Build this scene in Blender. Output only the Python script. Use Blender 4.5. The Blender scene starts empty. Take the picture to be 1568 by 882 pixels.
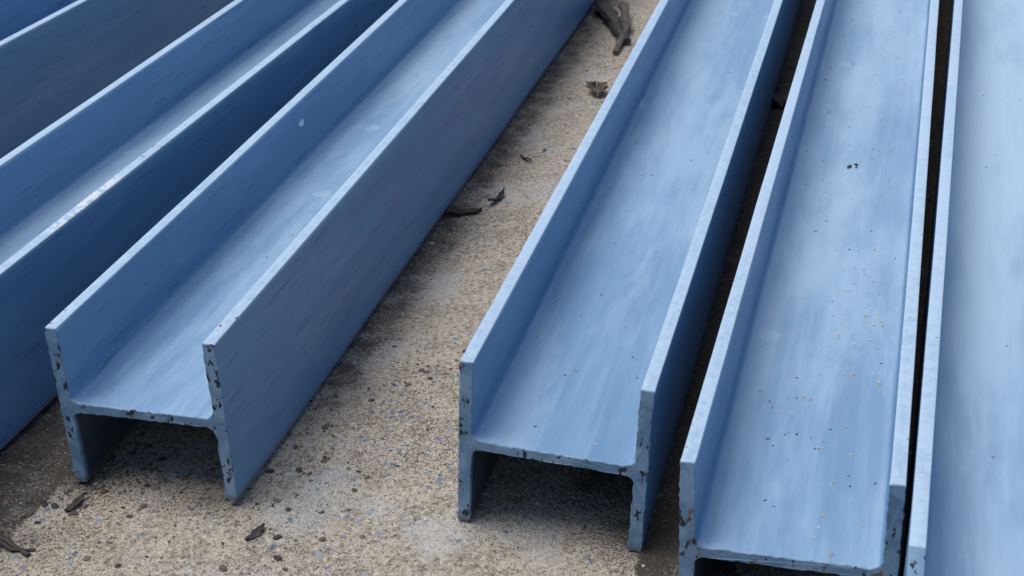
import bpy, math, random
import numpy as np
from mathutils import Matrix, Vector, noise
random.seed(7)
scene=bpy.context.scene
col=scene.collection

# ------------------------------------------------------------ node helpers
def newmat(name):
    m=bpy.data.materials.new(name); m.use_nodes=True
    nt=m.node_tree; nt.nodes.clear()
    out=nt.nodes.new('ShaderNodeOutputMaterial'); bs=nt.nodes.new('ShaderNodeBsdfPrincipled')
    nt.links.new(bs.outputs[0],out.inputs[0])
    return m,nt,bs
class G:
    def __init__(s,nt): s.nt=nt
    def n(s,t,**k):
        x=s.nt.nodes.new(t)
        for a,b in k.items(): setattr(x,a,b)
        return x
    def link(s,a,b): s.nt.links.new(a,b)
    def val(s,sock,v):
        if isinstance(v,(int,float)): sock.default_value=v
        elif isinstance(v,(tuple,list)): sock.default_value=v if len(v)==len(sock.default_value) else tuple(v)+(1,)
        else: s.link(v,sock)
    def mapping(s,vec,scale):
        m=s.n('ShaderNodeMapping'); s.link(vec,m.inputs[0]); m.inputs['Scale'].default_value=scale
        return m.outputs[0]
    def noise(s,vec,scale,detail=4,rough=.55,dist=0):
        x=s.n('ShaderNodeTexNoise'); s.link(vec,x.inputs['Vector'])
        x.inputs['Scale'].default_value=scale;x.inputs['Detail'].default_value=detail
        x.inputs['Roughness'].default_value=rough;x.inputs['Distortion'].default_value=dist
        return x.outputs[0]
    def voro(s,vec,scale,out='Distance',feature='F1'):
        x=s.n('ShaderNodeTexVoronoi',feature=feature); s.link(vec,x.inputs['Vector']); x.inputs['Scale'].default_value=scale
        return x.outputs[out]
    def ss(s,v,a,b,lo=0.,hi=1.):
        x=s.n('ShaderNodeMapRange',interpolation_type='SMOOTHSTEP')
        s.val(x.inputs[0],v);x.inputs[1].default_value=a;x.inputs[2].default_value=b
        x.inputs[3].default_value=lo;x.inputs[4].default_value=hi
        return x.outputs[0]
    def math(s,op,a,b=0.,c=0.):
        x=s.n('ShaderNodeMath',operation=op); s.val(x.inputs[0],a);s.val(x.inputs[1],b);s.val(x.inputs[2],c)
        return x.outputs[0]
    def mul(s,*a):
        r=a[0]
        for b in a[1:]: r=s.math('MULTIPLY',r,b)
        return r
    def mix(s,f,a,b,mode='MIX'):
        x=s.n('ShaderNodeMix',data_type='RGBA',blend_type=mode)
        s.val(x.inputs[0],f);s.val(x.inputs[6],a);s.val(x.inputs[7],b)
        return x.outputs[2]
    def bump(s,h,strength,dist,prev=None):
        x=s.n('ShaderNodeBump'); s.link(h,x.inputs['Height']);x.inputs['Strength'].default_value=strength;x.inputs['Distance'].default_value=dist
        if prev is not None: s.link(prev,x.inputs['Normal'])
        return x.outputs[0]

# ------------------------------------------------------------ painted steel
D=.201; B=.2; TF=.0141; TW=.0115; RF=.011
def paint_material():
    m,nt,bs=newmat('blue_grey_painted_steel'); g=G(nt)
    tc=g.n('ShaderNodeTexCoord'); oi=g.n('ShaderNodeObjectInfo')
    oc=g.n('ShaderNodeSeparateColor'); g.link(oi.outputs['Color'],oc.inputs[0]); CHALK,FA,FB=oc.outputs[:3]
    add=g.n('ShaderNodeVectorMath',operation='ADD')
    rs=g.n('ShaderNodeVectorMath',operation='SCALE'); g.link(oi.outputs['Location'],rs.inputs[0]); rs.inputs['Scale'].default_value=37.0
    g.link(tc.outputs['Object'],add.inputs[0]); g.link(rs.outputs[0],add.inputs[1]); P=add.outputs[0]
    sep=g.n('ShaderNodeSeparateXYZ'); g.link(tc.outputs['Object'],sep.inputs[0]); X,Y,Z=sep.outputs
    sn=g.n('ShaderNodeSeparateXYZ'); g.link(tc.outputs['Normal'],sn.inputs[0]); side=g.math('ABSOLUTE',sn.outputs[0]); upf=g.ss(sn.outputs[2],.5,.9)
    at=g.n('ShaderNodeAttribute',attribute_name='edge'); E=at.outputs['Fac']
    streak=g.noise(g.mapping(P,(1,.035,1)),130,4,.6)
    streak2=g.noise(g.mapping(P,(1,.08,1)),34,3,.55,.3)
    cloud=g.noise(g.mapping(P,(1,.2,1)),12,5,.68,.15)
    n70=g.noise(P,78,4,.68)
    fine=g.noise(P,900,1,.6)
    c=g.mix(g.ss(streak2,.32,.68),(.130,.245,.395),(.165,.30,.455))
    c=g.mix(g.mul(g.ss(cloud,.42,.66,0,.75),g.ss(upf,0,1,.25,1)),c,(.29,.42,.565))
    c=g.mix(g.ss(streak,.5,.75,0,.28),c,(.36,.485,.61))
    c=g.mix(g.ss(streak,.25,.42,.28,0),c,(.09,.185,.32))
    # chalky bloom settles on the upward faces; different amount on each beam, with the distant sheen painted in along its length
    c=g.mix(g.mul(CHALK,g.ss(cloud,.25,.6,.5,1),g.ss(upf,0,1,.2,1),g.ss(Y,-.1,1.1,.5,1.5)),c,(.42,.545,.66))
    vd=g.voro(P,5.5); wob=g.math('ADD',vd,g.math('MULTIPLY',n70,.10))
    c=g.mix(g.ss(wob,.11,.135,.34,0),c,(.46,.56,.66))
    # flange sides tinted deeper blue, their shade put into the colour
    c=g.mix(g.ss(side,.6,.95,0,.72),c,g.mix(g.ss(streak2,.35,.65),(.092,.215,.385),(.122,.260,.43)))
    rot=g.n('ShaderNodeMapping'); g.link(P,rot.inputs[0]); rot.inputs['Rotation'].default_value=(.28,0,.1); rot.inputs['Scale'].default_value=(1,.05,1)
    scr=g.noise(rot.outputs[0],240,2,.5)
    scm=g.mul(g.ss(scr,.60,.72),g.ss(cloud,.60,.42),g.ss(side,.5,.9,.08,1))
    c=g.mix(g.math('MULTIPLY',scm,.6),c,(.03,.06,.13))
    # flange tops: light from above painted pale over patchy wear; edges worn pale
    topm=g.ss(Z,.1975,.1988)
    c=g.mix(g.mul(topm,g.ss(n70,.35,.6,.45,.85)),c,(.46,.57,.67))
    ed=g.math('MULTIPLY',E,g.ss(streak2,.38,.6,.2,.75))
    c=g.mix(ed,c,(.44,.55,.66))
    # white scuffs / stencil remains
    lab=g.mul(FA,topm,g.ss(X,0,.01),g.ss(Y,.74,.80),g.ss(Y,.96,.90),g.ss(n70,.47,.52))
    c=g.mix(lab,c,(.66,.68,.68))
    c=g.mix(g.mul(FA,topm,g.ss(X,0,.01),g.ss(Y,.98,1.0),g.ss(Y,1.06,1.03),g.ss(n70,.56,.6),.7),c,(.12,.09,.07))
    dy=g.math('SUBTRACT',Y,.698); dz=g.math('SUBTRACT',Z,.165)
    dd=g.math('ADD',g.math('SQRT',g.math('ADD',g.mul(dy,dy,.25),g.mul(dz,dz))),g.math('MULTIPLY',n70,.012))
    c=g.mix(g.mul(FB,g.ss(dd,.012,.0105),g.ss(X,-.05,-.06)),c,(.72,.74,.76))
    # inner faces below the web: darker, mottled tone
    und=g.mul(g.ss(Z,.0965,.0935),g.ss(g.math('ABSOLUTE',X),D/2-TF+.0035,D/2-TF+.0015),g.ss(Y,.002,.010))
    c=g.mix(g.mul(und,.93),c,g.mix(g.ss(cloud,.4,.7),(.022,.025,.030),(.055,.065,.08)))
    # cut end face
    endm=g.ss(Y,.0008,.0025,1,0)
    c=g.mix(g.math('MULTIPLY',endm,.75),c,g.mix(g.ss(streak2,.4,.6),(.085,.175,.275),(.14,.25,.36)))
    nc=g.noise(g.mapping(P,(1.3,1,.7)),80,3,.6)
    chip_end=g.math('MULTIPLY',g.ss(nc,.60,.625),endm)
    nearend=g.ss(Y,.002,.12,1,0)
    thr=g.math('ADD',n70,g.math('MULTIPLY',nearend,.07))
    chip_edge=g.math('MULTIPLY',g.ss(thr,.705,.715),g.ss(E,.15,.5))
    chip=g.math('MAXIMUM',chip_end,chip_edge)
    ru=g.mix(g.ss(n70,.53,.68),(.018,.018,.022),(.14,.075,.045))
    c=g.mix(chip,c,ru)
    rf=g.math('MULTIPLY',g.ss(n70,.67,.70),g.ss(Y,.0,.025,1,0))
    c=g.mix(g.math('MULTIPLY',rf,.7),c,(.33,.20,.11))
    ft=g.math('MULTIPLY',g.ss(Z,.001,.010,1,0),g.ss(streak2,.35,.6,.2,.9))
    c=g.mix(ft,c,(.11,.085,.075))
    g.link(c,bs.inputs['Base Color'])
    g.link(g.math('ADD',g.ss(cloud,.3,.7,.36,.52),g.math('MULTIPLY',chip,.3)),bs.inputs['Roughness'])
    bs.inputs['Specular IOR Level'].default_value=.5
    h=g.math('ADD',g.math('MULTIPLY',streak,.0004),g.math('MULTIPLY',fine,.00010))
    h=g.math('ADD',h,g.math('MULTIPLY',cloud,.0012))
    h=g.math('SUBTRACT',h,g.math('MULTIPLY',chip_end,.0004))
    g.link(g.bump(h,1.0,1.0),bs.inputs['Normal'])
    return m
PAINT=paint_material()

# ------------------------------------------------------------ H beam mesh
def profile():
    h=D/2; zc=B/2; pts=[]
    def line(a,b,step=.005):
        n=max(1,int(math.dist(a,b)/step))
        for i in range(1,n): pts.append((a[0]+(b[0]-a[0])*i/n,a[1]+(b[1]-a[1])*i/n,0.))
    def arc(cx,cz,r,a0,a1,n,f):
        for i in range(n+1):
            a=math.radians(a0+(a1-a0)*i/n); pts.append((cx+r*math.cos(a),cz+r*math.sin(a),f))
    r=.0012
    A=[('c',-h+r,r,r,180,270),('c',-h+TF-r,r,r,270,360),
       ('f',-h+TF+RF,zc-TW/2-RF,RF,180,90),('f',h-TF-RF,zc-TW/2-RF,RF,90,0),
       ('c',h-TF+r,r,r,180,270),('c',h-r,r,r,270,360),('c',h-r,B-r,r,0,90),('c',h-TF+r,B-r,r,90,180),
       ('f',h-TF-RF,zc+TW/2+RF,RF,0,-90),('f',-h+TF+RF,zc+TW/2+RF,RF,270,180),
       ('c',-h+TF-r,B-r,r,0,90),('c',-h+r,B-r,r,90,180)]
    for k in A:
        cx,cz,rr,a0,a1=k[1:]
        s=(cx+rr*math.cos(math.radians(a0)),cz+rr*math.sin(math.radians(a0)))
        if pts: line((pts[-1][0],pts[-1][1]),s)
        arc(cx,cz,rr,a0,a1,3 if k[0]=='c' else 7,1. if k[0]=='c' else 0.)
    line((pts[-1][0],pts[-1][1]),(pts[0][0],pts[0][1]))
    return pts
PR=profile()
def beam(name,x,y,hd,tw,s0,s1,oc,seed):
    n=len(PR); P=np.array(PR)
    nx=np.roll(P[:,:2],-1,0)-np.roll(P[:,:2],1,0); nx/=np.linalg.norm(nx,axis=1)[:,None]
    nor=np.stack([nx[:,1],-nx[:,0]],1)
    ss=[0,.0007,.004]
    t=.01
    while t<.08: ss.append(t); t+=.008
    while t<(s1-s0): ss.append(t); t+=.06
    ss.append(s1-s0)
    vs=[];ed=[]
    for k,s in enumerate(ss):
        off=-.0006 if (k==0 or k==len(ss)-1) else 0
        for i in range(n):
            w=noise.noise(Vector((P[i,0]*55+seed,s*6,P[i,1]*55)))*.00040
            if s<.006: w+=noise.noise(Vector((P[i,0]*170,seed*3,P[i,1]*170)))*.0017
            ys=s+ (noise.noise(Vector((P[i,0]*90+seed,7,P[i,1]*90)))*.0010 if s<.001 else 0)
            vs.append((P[i,0]+nor[i,0]*(off+w),ys+s0,P[i,1]+nor[i,1]*(off+w)))
            ed.append(P[i,2] if k>0 else .9)
    fs=[]
    for k in range(len(ss)-1):
        for i in range(n):
            j=(i+1)%n
            fs.append((k*n+j,k*n+i,(k+1)*n+i,(k+1)*n+j))
    fs.append(tuple(range(n))); fs.append(tuple(reversed(range((len(ss)-1)*n,len(ss)*n))))
    me=bpy.data.meshes.new(name); me.from_pydata(vs,[],fs); me.update()
    me.polygons.foreach_set('use_smooth',[True]*(len(fs)-2)+[False]*2)
    a=me.attributes.new('edge','FLOAT','POINT'); a.data.foreach_set('value',ed)
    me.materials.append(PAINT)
    o=bpy.data.objects.new(name,me); col.objects.link(o); o.color=(*oc,1)
    ac=Vector((math.cos(hd),-math.sin(hd),tw)).normalized(); dr=Vector((math.sin(hd),math.cos(hd),0)); up=ac.cross(dr)
    o.matrix_world=Matrix(((ac.x,dr.x,up.x,x),(ac.y,dr.y,up.y,y),(ac.z,dr.z,up.z,0),(0,0,0,1)))
    return o
spec=[('steel_h_beam',-.4076,1.4276,.2768,.0177,0,5.6,(.26,0,1)),
('steel_h_beam.001',.0306,1.3233,.2644,-.0552,0,5.6,(.26,0,0)),
('steel_h_beam.002',.2487,1.1378,.2739,.0167,0,5.6,(.38,0,0)),
('steel_h_beam.003',.4209,1.0,.2867,0,-.22,5.4,(.62,0,0)),
('steel_h_beam.004',-.8771,.9922,.3038,.0132,-.06,5.6,(.25,1,0)),
('steel_h_beam.005',-1.433,1.0,.3421,0,-.1,5.6,(.05,0,0)),
('steel_h_beam.006',-1.76,1.05,.345,.01,-.05,5.6,(.05,0,0))]
BE=[beam(*s,i*5.3+1) for i,s in enumerate(spec)]

# ------------------------------------------------------------ ground
GZ=-.007
CH=.2644; CX=.0306-.1*math.cos(CH); CY=1.3233+.1*math.sin(CH)
def gh(x,y):
    v=Vector((x,y,0))
    d=(x-CX)*math.cos(CH)-(y-CY)*math.sin(CH)
    rise=.009*math.exp(-(d/.045)**2)
    return GZ+rise+noise.noise(v*6)*.0022+noise.noise(v*28+Vector((3,1,5)))*.0014+noise.noise(v*75)*.0011
def sst(t,a,b):
    t=min(1,max(0,(t-a)/(b-a))); return t*t*(3-2*t)
BLOB=[(-.64,1.47,.11,.09,.85),(-.50,1.46,.05,.04,.7),(-.21,1.64,.05,.05,.6),(-.34,1.41,.05,.03,.4),(-.56,1.35,.07,.03,.5),(.14,1.34,.06,.06,.6)]
def dirt_shade(x,y):  # soil patches, plus shade painted under the beams and in their gaps
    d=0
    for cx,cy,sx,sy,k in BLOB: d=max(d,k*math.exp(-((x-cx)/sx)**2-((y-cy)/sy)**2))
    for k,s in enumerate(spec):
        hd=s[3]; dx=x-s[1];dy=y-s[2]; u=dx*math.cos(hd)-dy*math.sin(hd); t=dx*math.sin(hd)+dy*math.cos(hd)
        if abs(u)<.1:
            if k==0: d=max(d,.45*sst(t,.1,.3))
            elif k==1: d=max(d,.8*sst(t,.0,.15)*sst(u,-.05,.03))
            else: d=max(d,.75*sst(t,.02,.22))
        if k==0 and u>=.1: d=max(d,.72*(1-sst(u,.11,.19))*sst(t,.08,.3))  # penumbra along the flange foot painted in, mixed with some dirt
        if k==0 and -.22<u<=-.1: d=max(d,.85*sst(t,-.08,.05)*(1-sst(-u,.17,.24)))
        if k==1 and u>=.1 and u<.2: d=max(d,sst(t,-.12,.0))  # shade of the narrow gap put into the ground colour
        if k==2 and u>=.1 and u<.2: d=max(d,1)  # same painted gap shade beside the next beam
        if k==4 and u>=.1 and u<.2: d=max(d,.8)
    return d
def axis(a,b,st,far):
    c=list(np.arange(a,b,st)); d=.02; lo=a;hi=c[-1]; L=[];R=[]
    while lo>-far: lo-=d; L.append(lo); hi+=d; R.append(hi); d*=1.35
    return L[::-1]+c+R
xs=axis(-1.25,1.1,.0065,150); ys=axis(.95,3.5,.0065,150)
V=[(x,y,gh(x,y)) for y in ys for x in xs]
nx=len(xs)
F=[(j*nx+i,j*nx+i+1,(j+1)*nx+i+1,(j+1)*nx+i) for j in range(len(ys)-1) for i in range(nx-1)]
me=bpy.data.meshes.new('ground'); me.from_pydata(V,[],F); me.polygons.foreach_set('use_smooth',[True]*len(F))
a=me.attributes.new('dirt_shade','FLOAT','POINT'); a.data.foreach_set('value',[dirt_shade(v[0],v[1]) for v in V])
gr=bpy.data.objects.new('ground',me); col.objects.link(gr)
def ground_material():
    m,nt,bs=newmat('weathered_sandy_concrete'); g=G(nt)
    tc=g.n('ShaderNodeTexCoord'); P=tc.outputs['Object']
    DI=g.n('ShaderNodeAttribute',attribute_name='dirt_shade').outputs['Fac']
    big=g.noise(P,4.5,4,.6); mid=g.noise(P,30,5,.7); fine=g.noise(P,150,4,.78); grit=g.noise(P,440,2,.75)
    c=g.mix(g.ss(mid,.36,.64),(.37,.30,.225),(.56,.47,.36))
    c=g.mix(g.ss(fine,.52,.63,0,.85),c,(.71,.63,.52))
    c=g.mix(g.ss(fine,.37,.48,.9,0),c,(.14,.112,.088))
    c=g.mix(g.ss(grit,.56,.64,0,.6),c,(.78,.72,.63))
    c=g.mix(g.ss(g.noise(P,7,3,.6),.50,.64,0,.5),c,(.58,.56,.53))
    vo=g.n('ShaderNodeTexVoronoi'); g.link(P,vo.inputs['Vector']); vo.inputs['Scale'].default_value=80
    sp=g.n('ShaderNodeSeparateColor'); g.link(vo.outputs['Color'],sp.inputs[0])
    sel=g.math('MULTIPLY',g.ss(g.math('ADD',sp.outputs[0],g.math('MULTIPLY',big,1.5)),1.56,1.59),g.ss(g.math('ADD',vo.outputs['Distance'],g.math('MULTIPLY',fine,1.0)),.76,.86,1,0))
    c=g.mix(g.math('MULTIPLY',sel,.85),c,g.mix(sp.outputs[1],(.12,.175,.26),(.33,.42,.52)))
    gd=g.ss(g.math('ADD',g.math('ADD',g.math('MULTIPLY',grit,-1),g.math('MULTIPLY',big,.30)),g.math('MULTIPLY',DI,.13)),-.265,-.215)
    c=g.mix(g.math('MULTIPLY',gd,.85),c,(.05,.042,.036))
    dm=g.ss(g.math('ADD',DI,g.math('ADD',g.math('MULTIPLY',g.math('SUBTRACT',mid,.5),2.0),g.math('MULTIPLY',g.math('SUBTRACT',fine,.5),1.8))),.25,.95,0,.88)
    c=g.mix(dm,c,(.065,.053,.044))  # one dark tint for soil and painted shade
    g.link(c,bs.inputs['Base Color']); bs.inputs['Roughness'].default_value=.92; bs.inputs['Specular IOR Level'].default_value=.2
    h=g.math('ADD',g.math('MULTIPLY',mid,.005),g.math('MULTIPLY',fine,.0055)); h=g.math('ADD',h,g.math('MULTIPLY',grit,.0016))
    g.link(g.bump(h,1.0,1.0),bs.inputs['Normal'])
    return m
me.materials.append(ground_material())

# ------------------------------------------------------------ small things with per-vertex colour
def vcol_mat(name,rough=.85):
    m,nt,bs=newmat(name); g=G(nt)
    a=g.n('ShaderNodeAttribute',attribute_name='tint'); tc=g.n('ShaderNodeTexCoord')
    c=g.mix(g.ss(g.noise(tc.outputs['Object'],500,2),.3,.7,0,.35),a.outputs['Color'],(.02,.018,.016,1))
    g.link(c,bs.inputs['Base Color']); bs.inputs['Roughness'].default_value=rough
    return m
t=(1+5**.5)/2
ICO=[Vector(v).normalized() for v in [(-1,t,0),(1,t,0),(-1,-t,0),(1,-t,0),(0,-1,t),(0,1,t),(0,-1,-t),(0,1,-t),(t,0,-1),(t,0,1),(-t,0,-1),(-t,0,1)]]
IF=[(0,11,5),(0,5,1),(0,1,7),(0,7,10),(0,10,11),(1,5,9),(5,11,4),(11,10,2),(10,7,6),(7,1,8),(3,9,4),(3,4,2),(3,2,6),(3,6,8),(3,8,9),(4,9,5),(2,4,11),(6,2,10),(8,6,7),(9,8,1)]
class Lumps:
    def __init__(s): s.v=[];s.f=[];s.c=[]
    def add(s,p,r,c,flat=.6,stretch=1.):
        a=random.uniform(0,6.28);ca,sa=math.cos(a),math.sin(a);b=len(s.v)
        for q in ICO:
            k=r*random.uniform(.65,1.2); x,y,z=q.x*k*stretch,q.y*k,q.z*k*flat
            s.v.append((p[0]+x*ca-y*sa,p[1]+x*sa+y*ca,p[2]+z)); s.c.append((*c,1))
        s.f+=[tuple(b+i for i in f) for f in IF]
    def make(s,name,mat):
        me=bpy.data.meshes.new(name); me.from_pydata(s.v,[],s.f)
        a=me.attributes.new('tint','FLOAT_COLOR','POINT'); a.data.foreach_set('color',[k for c in s.c for k in c])
        me.materials.append(mat); o=bpy.data.objects.new(name,me); col.objects.link(o); return o
gl=Lumps()
cols=[(.42,.34,.25),(.34,.28,.21),(.55,.48,.38),(.18,.15,.13),(.07,.06,.05),(.18,.23,.30),(.62,.57,.48)]
wts=[5,4,4,2.5,2,1.0,2]
n=0
while n<17000:
    x=random.uniform(-1.0,.9); y=random.uniform(1.0,3.3)
    dd=dirt_shade(x,y)
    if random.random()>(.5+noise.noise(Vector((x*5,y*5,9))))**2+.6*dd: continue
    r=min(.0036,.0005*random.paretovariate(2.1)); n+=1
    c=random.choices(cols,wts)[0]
    if random.random()<dd: c=tuple(k*.35 for k in c)  # stones take the same soil and shade darkening
    gl.add((x,y,gh(x,y)+r*.1),r,c,random.uniform(.5,.8),random.uniform(1,1.5))
for cx,cy,sx,sy,k in [(-.47,1.47,.05,.035,600),(-.58,1.41,.08,.05,900),(-.32,1.40,.05,.03,160),(-.12,1.66,.05,.06,260),(-.25,1.50,.04,.05,260),(-.28,1.30,.12,.04,160),(-.66,1.53,.07,.06,800)]:
    for _ in range(k):
        x=random.gauss(cx,sx);y=random.gauss(cy,sy); r=min(.0045,.0006*random.paretovariate(1.9))
        gl.add((x,y,gh(x,y)+r*.1),r,random.choice([(.05,.042,.038),(.08,.065,.055),(.2,.16,.12),(.12,.10,.09),(.36,.30,.23)]),.6,random.uniform(1,1.6))
gl.make('gravel',vcol_mat('gravel_mix'))

def webpt(o,u,s): return o.matrix_world@Vector((u,s,B/2+TW/2+.0003))
cr=Lumps(); sk=Lumps()
for o,k,kb in [(BE[2],115,60),(BE[1],8,30),(BE[0],6,12),(BE[3],5,12),(BE[4],3,8)]:
    for _ in range(k):
        s=random.uniform(.01,1.6) if random.random()<.6 else abs(random.gauss(.35,.12))+.01
        u=random.triangular(-.07,.075,.05); r=random.uniform(.0008,.0016)
        p=webpt(o,u,s)
        for q in range(random.choice([1,1,1,1,2])): cr.add(p+Vector((random.gauss(0,.002),random.gauss(0,.002),0)),r,random.choice([(.60,.40,.20),(.72,.55,.32),(.5,.30,.15),(.75,.68,.55)]),.6,1.4)
    for _ in range(kb):
        p=webpt(o,random.uniform(-.075,.075),random.uniform(0,1.8)); sk.add(p,random.uniform(.0005,.0013),(.05,.05,.055),.5,random.uniform(1,2.5))
p=webpt(BE[2],-.005,.93)
for _ in range(12): sk.add(p+Vector((random.gauss(0,.005),random.gauss(0,.004),.0005)),random.uniform(.001,.0026),(.03,.04,.06),.6,1.8)
cr.make('sawdust_crumbs',vcol_mat('sawdust')); sk.make('dirt_specks',vcol_mat('dark_dirt'))

# ------------------------------------------------------------ dead leaves / bark
LM=vcol_mat('dead_leaf_brown',.7)
def leaf(name,x,y,L,W,a,lift=.004,curl=.5,seed=0,c=(.035,.026,.022)):
    rnd=random.Random(seed); n=14;m=6; vs=[];cs=[]
    for i in range(n+1):
        t=i/n; w=W*math.sin(math.pi*min(1,t*1.02+.02))**.7*(1+.25*math.sin(t*23+seed)+rnd.uniform(-.15,.15)) if t*1.02+.02<1 else W*.05
        for j in range(m+1):
            v=(j/m-.5)*2
            lx=(t-.5)*L; ly=v*w/2+math.sin(t*3+seed)*L*.07
            lz=lift*(.5+math.sin(t*5+seed)*.5)+curl*W*.5*v*v+noise.noise(Vector((lx*120,ly*120,seed)))*.003
            X=x+lx*math.cos(a)-ly*math.sin(a);Y=y+lx*math.sin(a)+ly*math.cos(a)
            vs.append((X,Y,max(gh(X,Y)+.0006,gh(x,y)+.001+lz))); k=rnd.uniform(.6,1.6); cs.append((c[0]*k,c[1]*k,c[2]*k,1))
    fs=[(i*(m+1)+j,(i+1)*(m+1)+j,(i+1)*(m+1)+j+1,i*(m+1)+j+1) for i in range(n) for j in range(m)]
    me=bpy.data.meshes.new(name); me.from_pydata(vs,[],fs)
    at=me.attributes.new('tint','FLOAT_COLOR','POINT'); at.data.foreach_set('color',[k for q in cs for k in q])
    me.materials.append(LM); me.polygons.foreach_set('use_smooth',[True]*len(fs))
    o=bpy.data.objects.new(name,me); col.objects.link(o)
    md=o.modifiers.new('thick','SOLIDIFY'); md.thickness=.0008
def twig(name,pts,r,c=(.04,.03,.024),seed=0):
    vs=[];fs=[];cs=[]; rnd=random.Random(seed); m=7
    P=[]
    for a,b in zip(pts[:-1],pts[1:]):
        for k in range(6): P.append(Vector(a).lerp(Vector(b),k/6))
    P.append(Vector(pts[-1])); N=len(P)
    for i,p in enumerate(P):
        d=(P[min(i+1,N-1)]-P[max(i-1,0)]).normalized(); s=d.cross(Vector((0,0,1))).normalized(); u=s.cross(d)
        rr=r*(1-.45*i/N)*rnd.uniform(.8,1.2)
        for j in range(m):
            a=j/m*6.283; k=rr*rnd.uniform(.8,1.2); q=p+s*math.cos(a)*k+u*math.sin(a)*k*.7
            vs.append((q.x,q.y,q.z+gh(p.x,p.y)+rr*.5)); e=rnd.uniform(.6,1.7); cs.append((c[0]*e,c[1]*e,c[2]*e,1))
    for i in range(N-1):
        for j in range(m): fs.append((i*m+j,i*m+(j+1)%m,(i+1)*m+(j+1)%m,(i+1)*m+j))
    fs.append(tuple(range(m))[::-1]); fs.append(tuple((N-1)*m+j for j in range(m)))
    me=bpy.data.meshes.new(name); me.from_pydata(vs,[],fs)
    at=me.attributes.new('tint','FLOAT_COLOR','POINT'); at.data.foreach_set('color',[k for q in cs for k in q])
    me.materials.append(LM); o=bpy.data.objects.new(name,me); col.objects.link(o)
leaf('dead_leaf',-.085,2.15,.085,.020,.25,.006,.6,1)
leaf('dead_leaf.001',-.02,2.20,.05,.010,1.2,.010,.7,2)
leaf('dead_leaf.002',-.286,1.351,.030,.009,1.0,.003,.5,3)
leaf('dead_leaf.003',-.495,1.416,.034,.009,.9,.003,.5,4)
leaf('dead_leaf.004',.167,2.66,.05,.035,1.4,.008,.7,5,(.10,.07,.05))
leaf('dead_leaf.005',.49,2.60,.09,.045,1.5,.006,.5,6,(.09,.075,.06))
leaf('dead_leaf.006',.03,2.36,.035,.006,2.2,.004,.6,7)
twig('broken_twig',[(-.60,1.375,0),(-.555,1.35,.002),(-.525,1.325,0)],.005,seed=1)
twig('broken_twig.001',[(-.575,1.36,.004),(-.545,1.335,.002),(-.52,1.335,0)],.003,seed=2)
twig('broken_branch',[(.205,3.16,.005),(.225,3.02,.012),(.24,2.92,.004)],.018,seed=3)
twig('broken_branch.001',[(.25,3.12,.02),(.25,3.0,.016),(.215,2.86,.004)],.010,(.10,.075,.06),seed=4)

# ------------------------------------------------------------ camera
cd=bpy.data.cameras.new('camera'); co=bpy.data.objects.new('camera',cd); col.objects.link(co)
pi_,ro=.4855,-.03
fw=Vector((0,math.cos(pi_),-math.sin(pi_)));rt=Vector((1,0,0));up=Vector((0,math.sin(pi_),math.cos(pi_)))
r=rt*math.cos(ro)+up*math.sin(ro);u=-rt*math.sin(ro)+up*math.cos(ro)
co.matrix_world=Matrix(((r.x,u.x,-fw.x,0),(r.y,u.y,-fw.y,0),(r.z,u.z,-fw.z,.998),(0,0,0,1)))
cd.sensor_width=36; cd.lens=2352.1/1568*36; cd.clip_end=1000; cd.clip_start=.02
cd.dof.use_dof=True; cd.dof.focus_distance=1.85; cd.dof.aperture_fstop=13
scene.camera=co

# ------------------------------------------------------------ light: bright overcast, high and slightly left
sd=Vector((-.30,.05,.92)).normalized()
el=math.asin(sd.z)
w=bpy.data.worlds.new('World'); scene.world=w; w.use_nodes=True; nt=w.node_tree
sky=nt.nodes.new('ShaderNodeTexSky'); sky.sky_type='NISHITA'; sky.sun_disc=False; sky.sun_elevation=el; sky.sun_rotation=math.atan2(sd.x,sd.y)
sky.air_density=1.0; sky.dust_density=1.0; sky.ozone_density=1.3
bg=nt.nodes['Background']; nt.links.new(sky.outputs[0],bg.inputs[0]); bg.inputs[1].default_value=.13
sl=bpy.data.lights.new('sun','SUN'); sl.energy=2.85; sl.angle=math.radians(45); sl.color=(1,.985,.95)
so=bpy.data.objects.new('sun',sl); col.objects.link(so); so.rotation_mode='QUATERNION'; so.rotation_quaternion=sd.to_track_quat('Z','Y')
scene.view_settings.view_transform='Standard'; scene.view_settings.look='None'; scene.view_settings.exposure=0
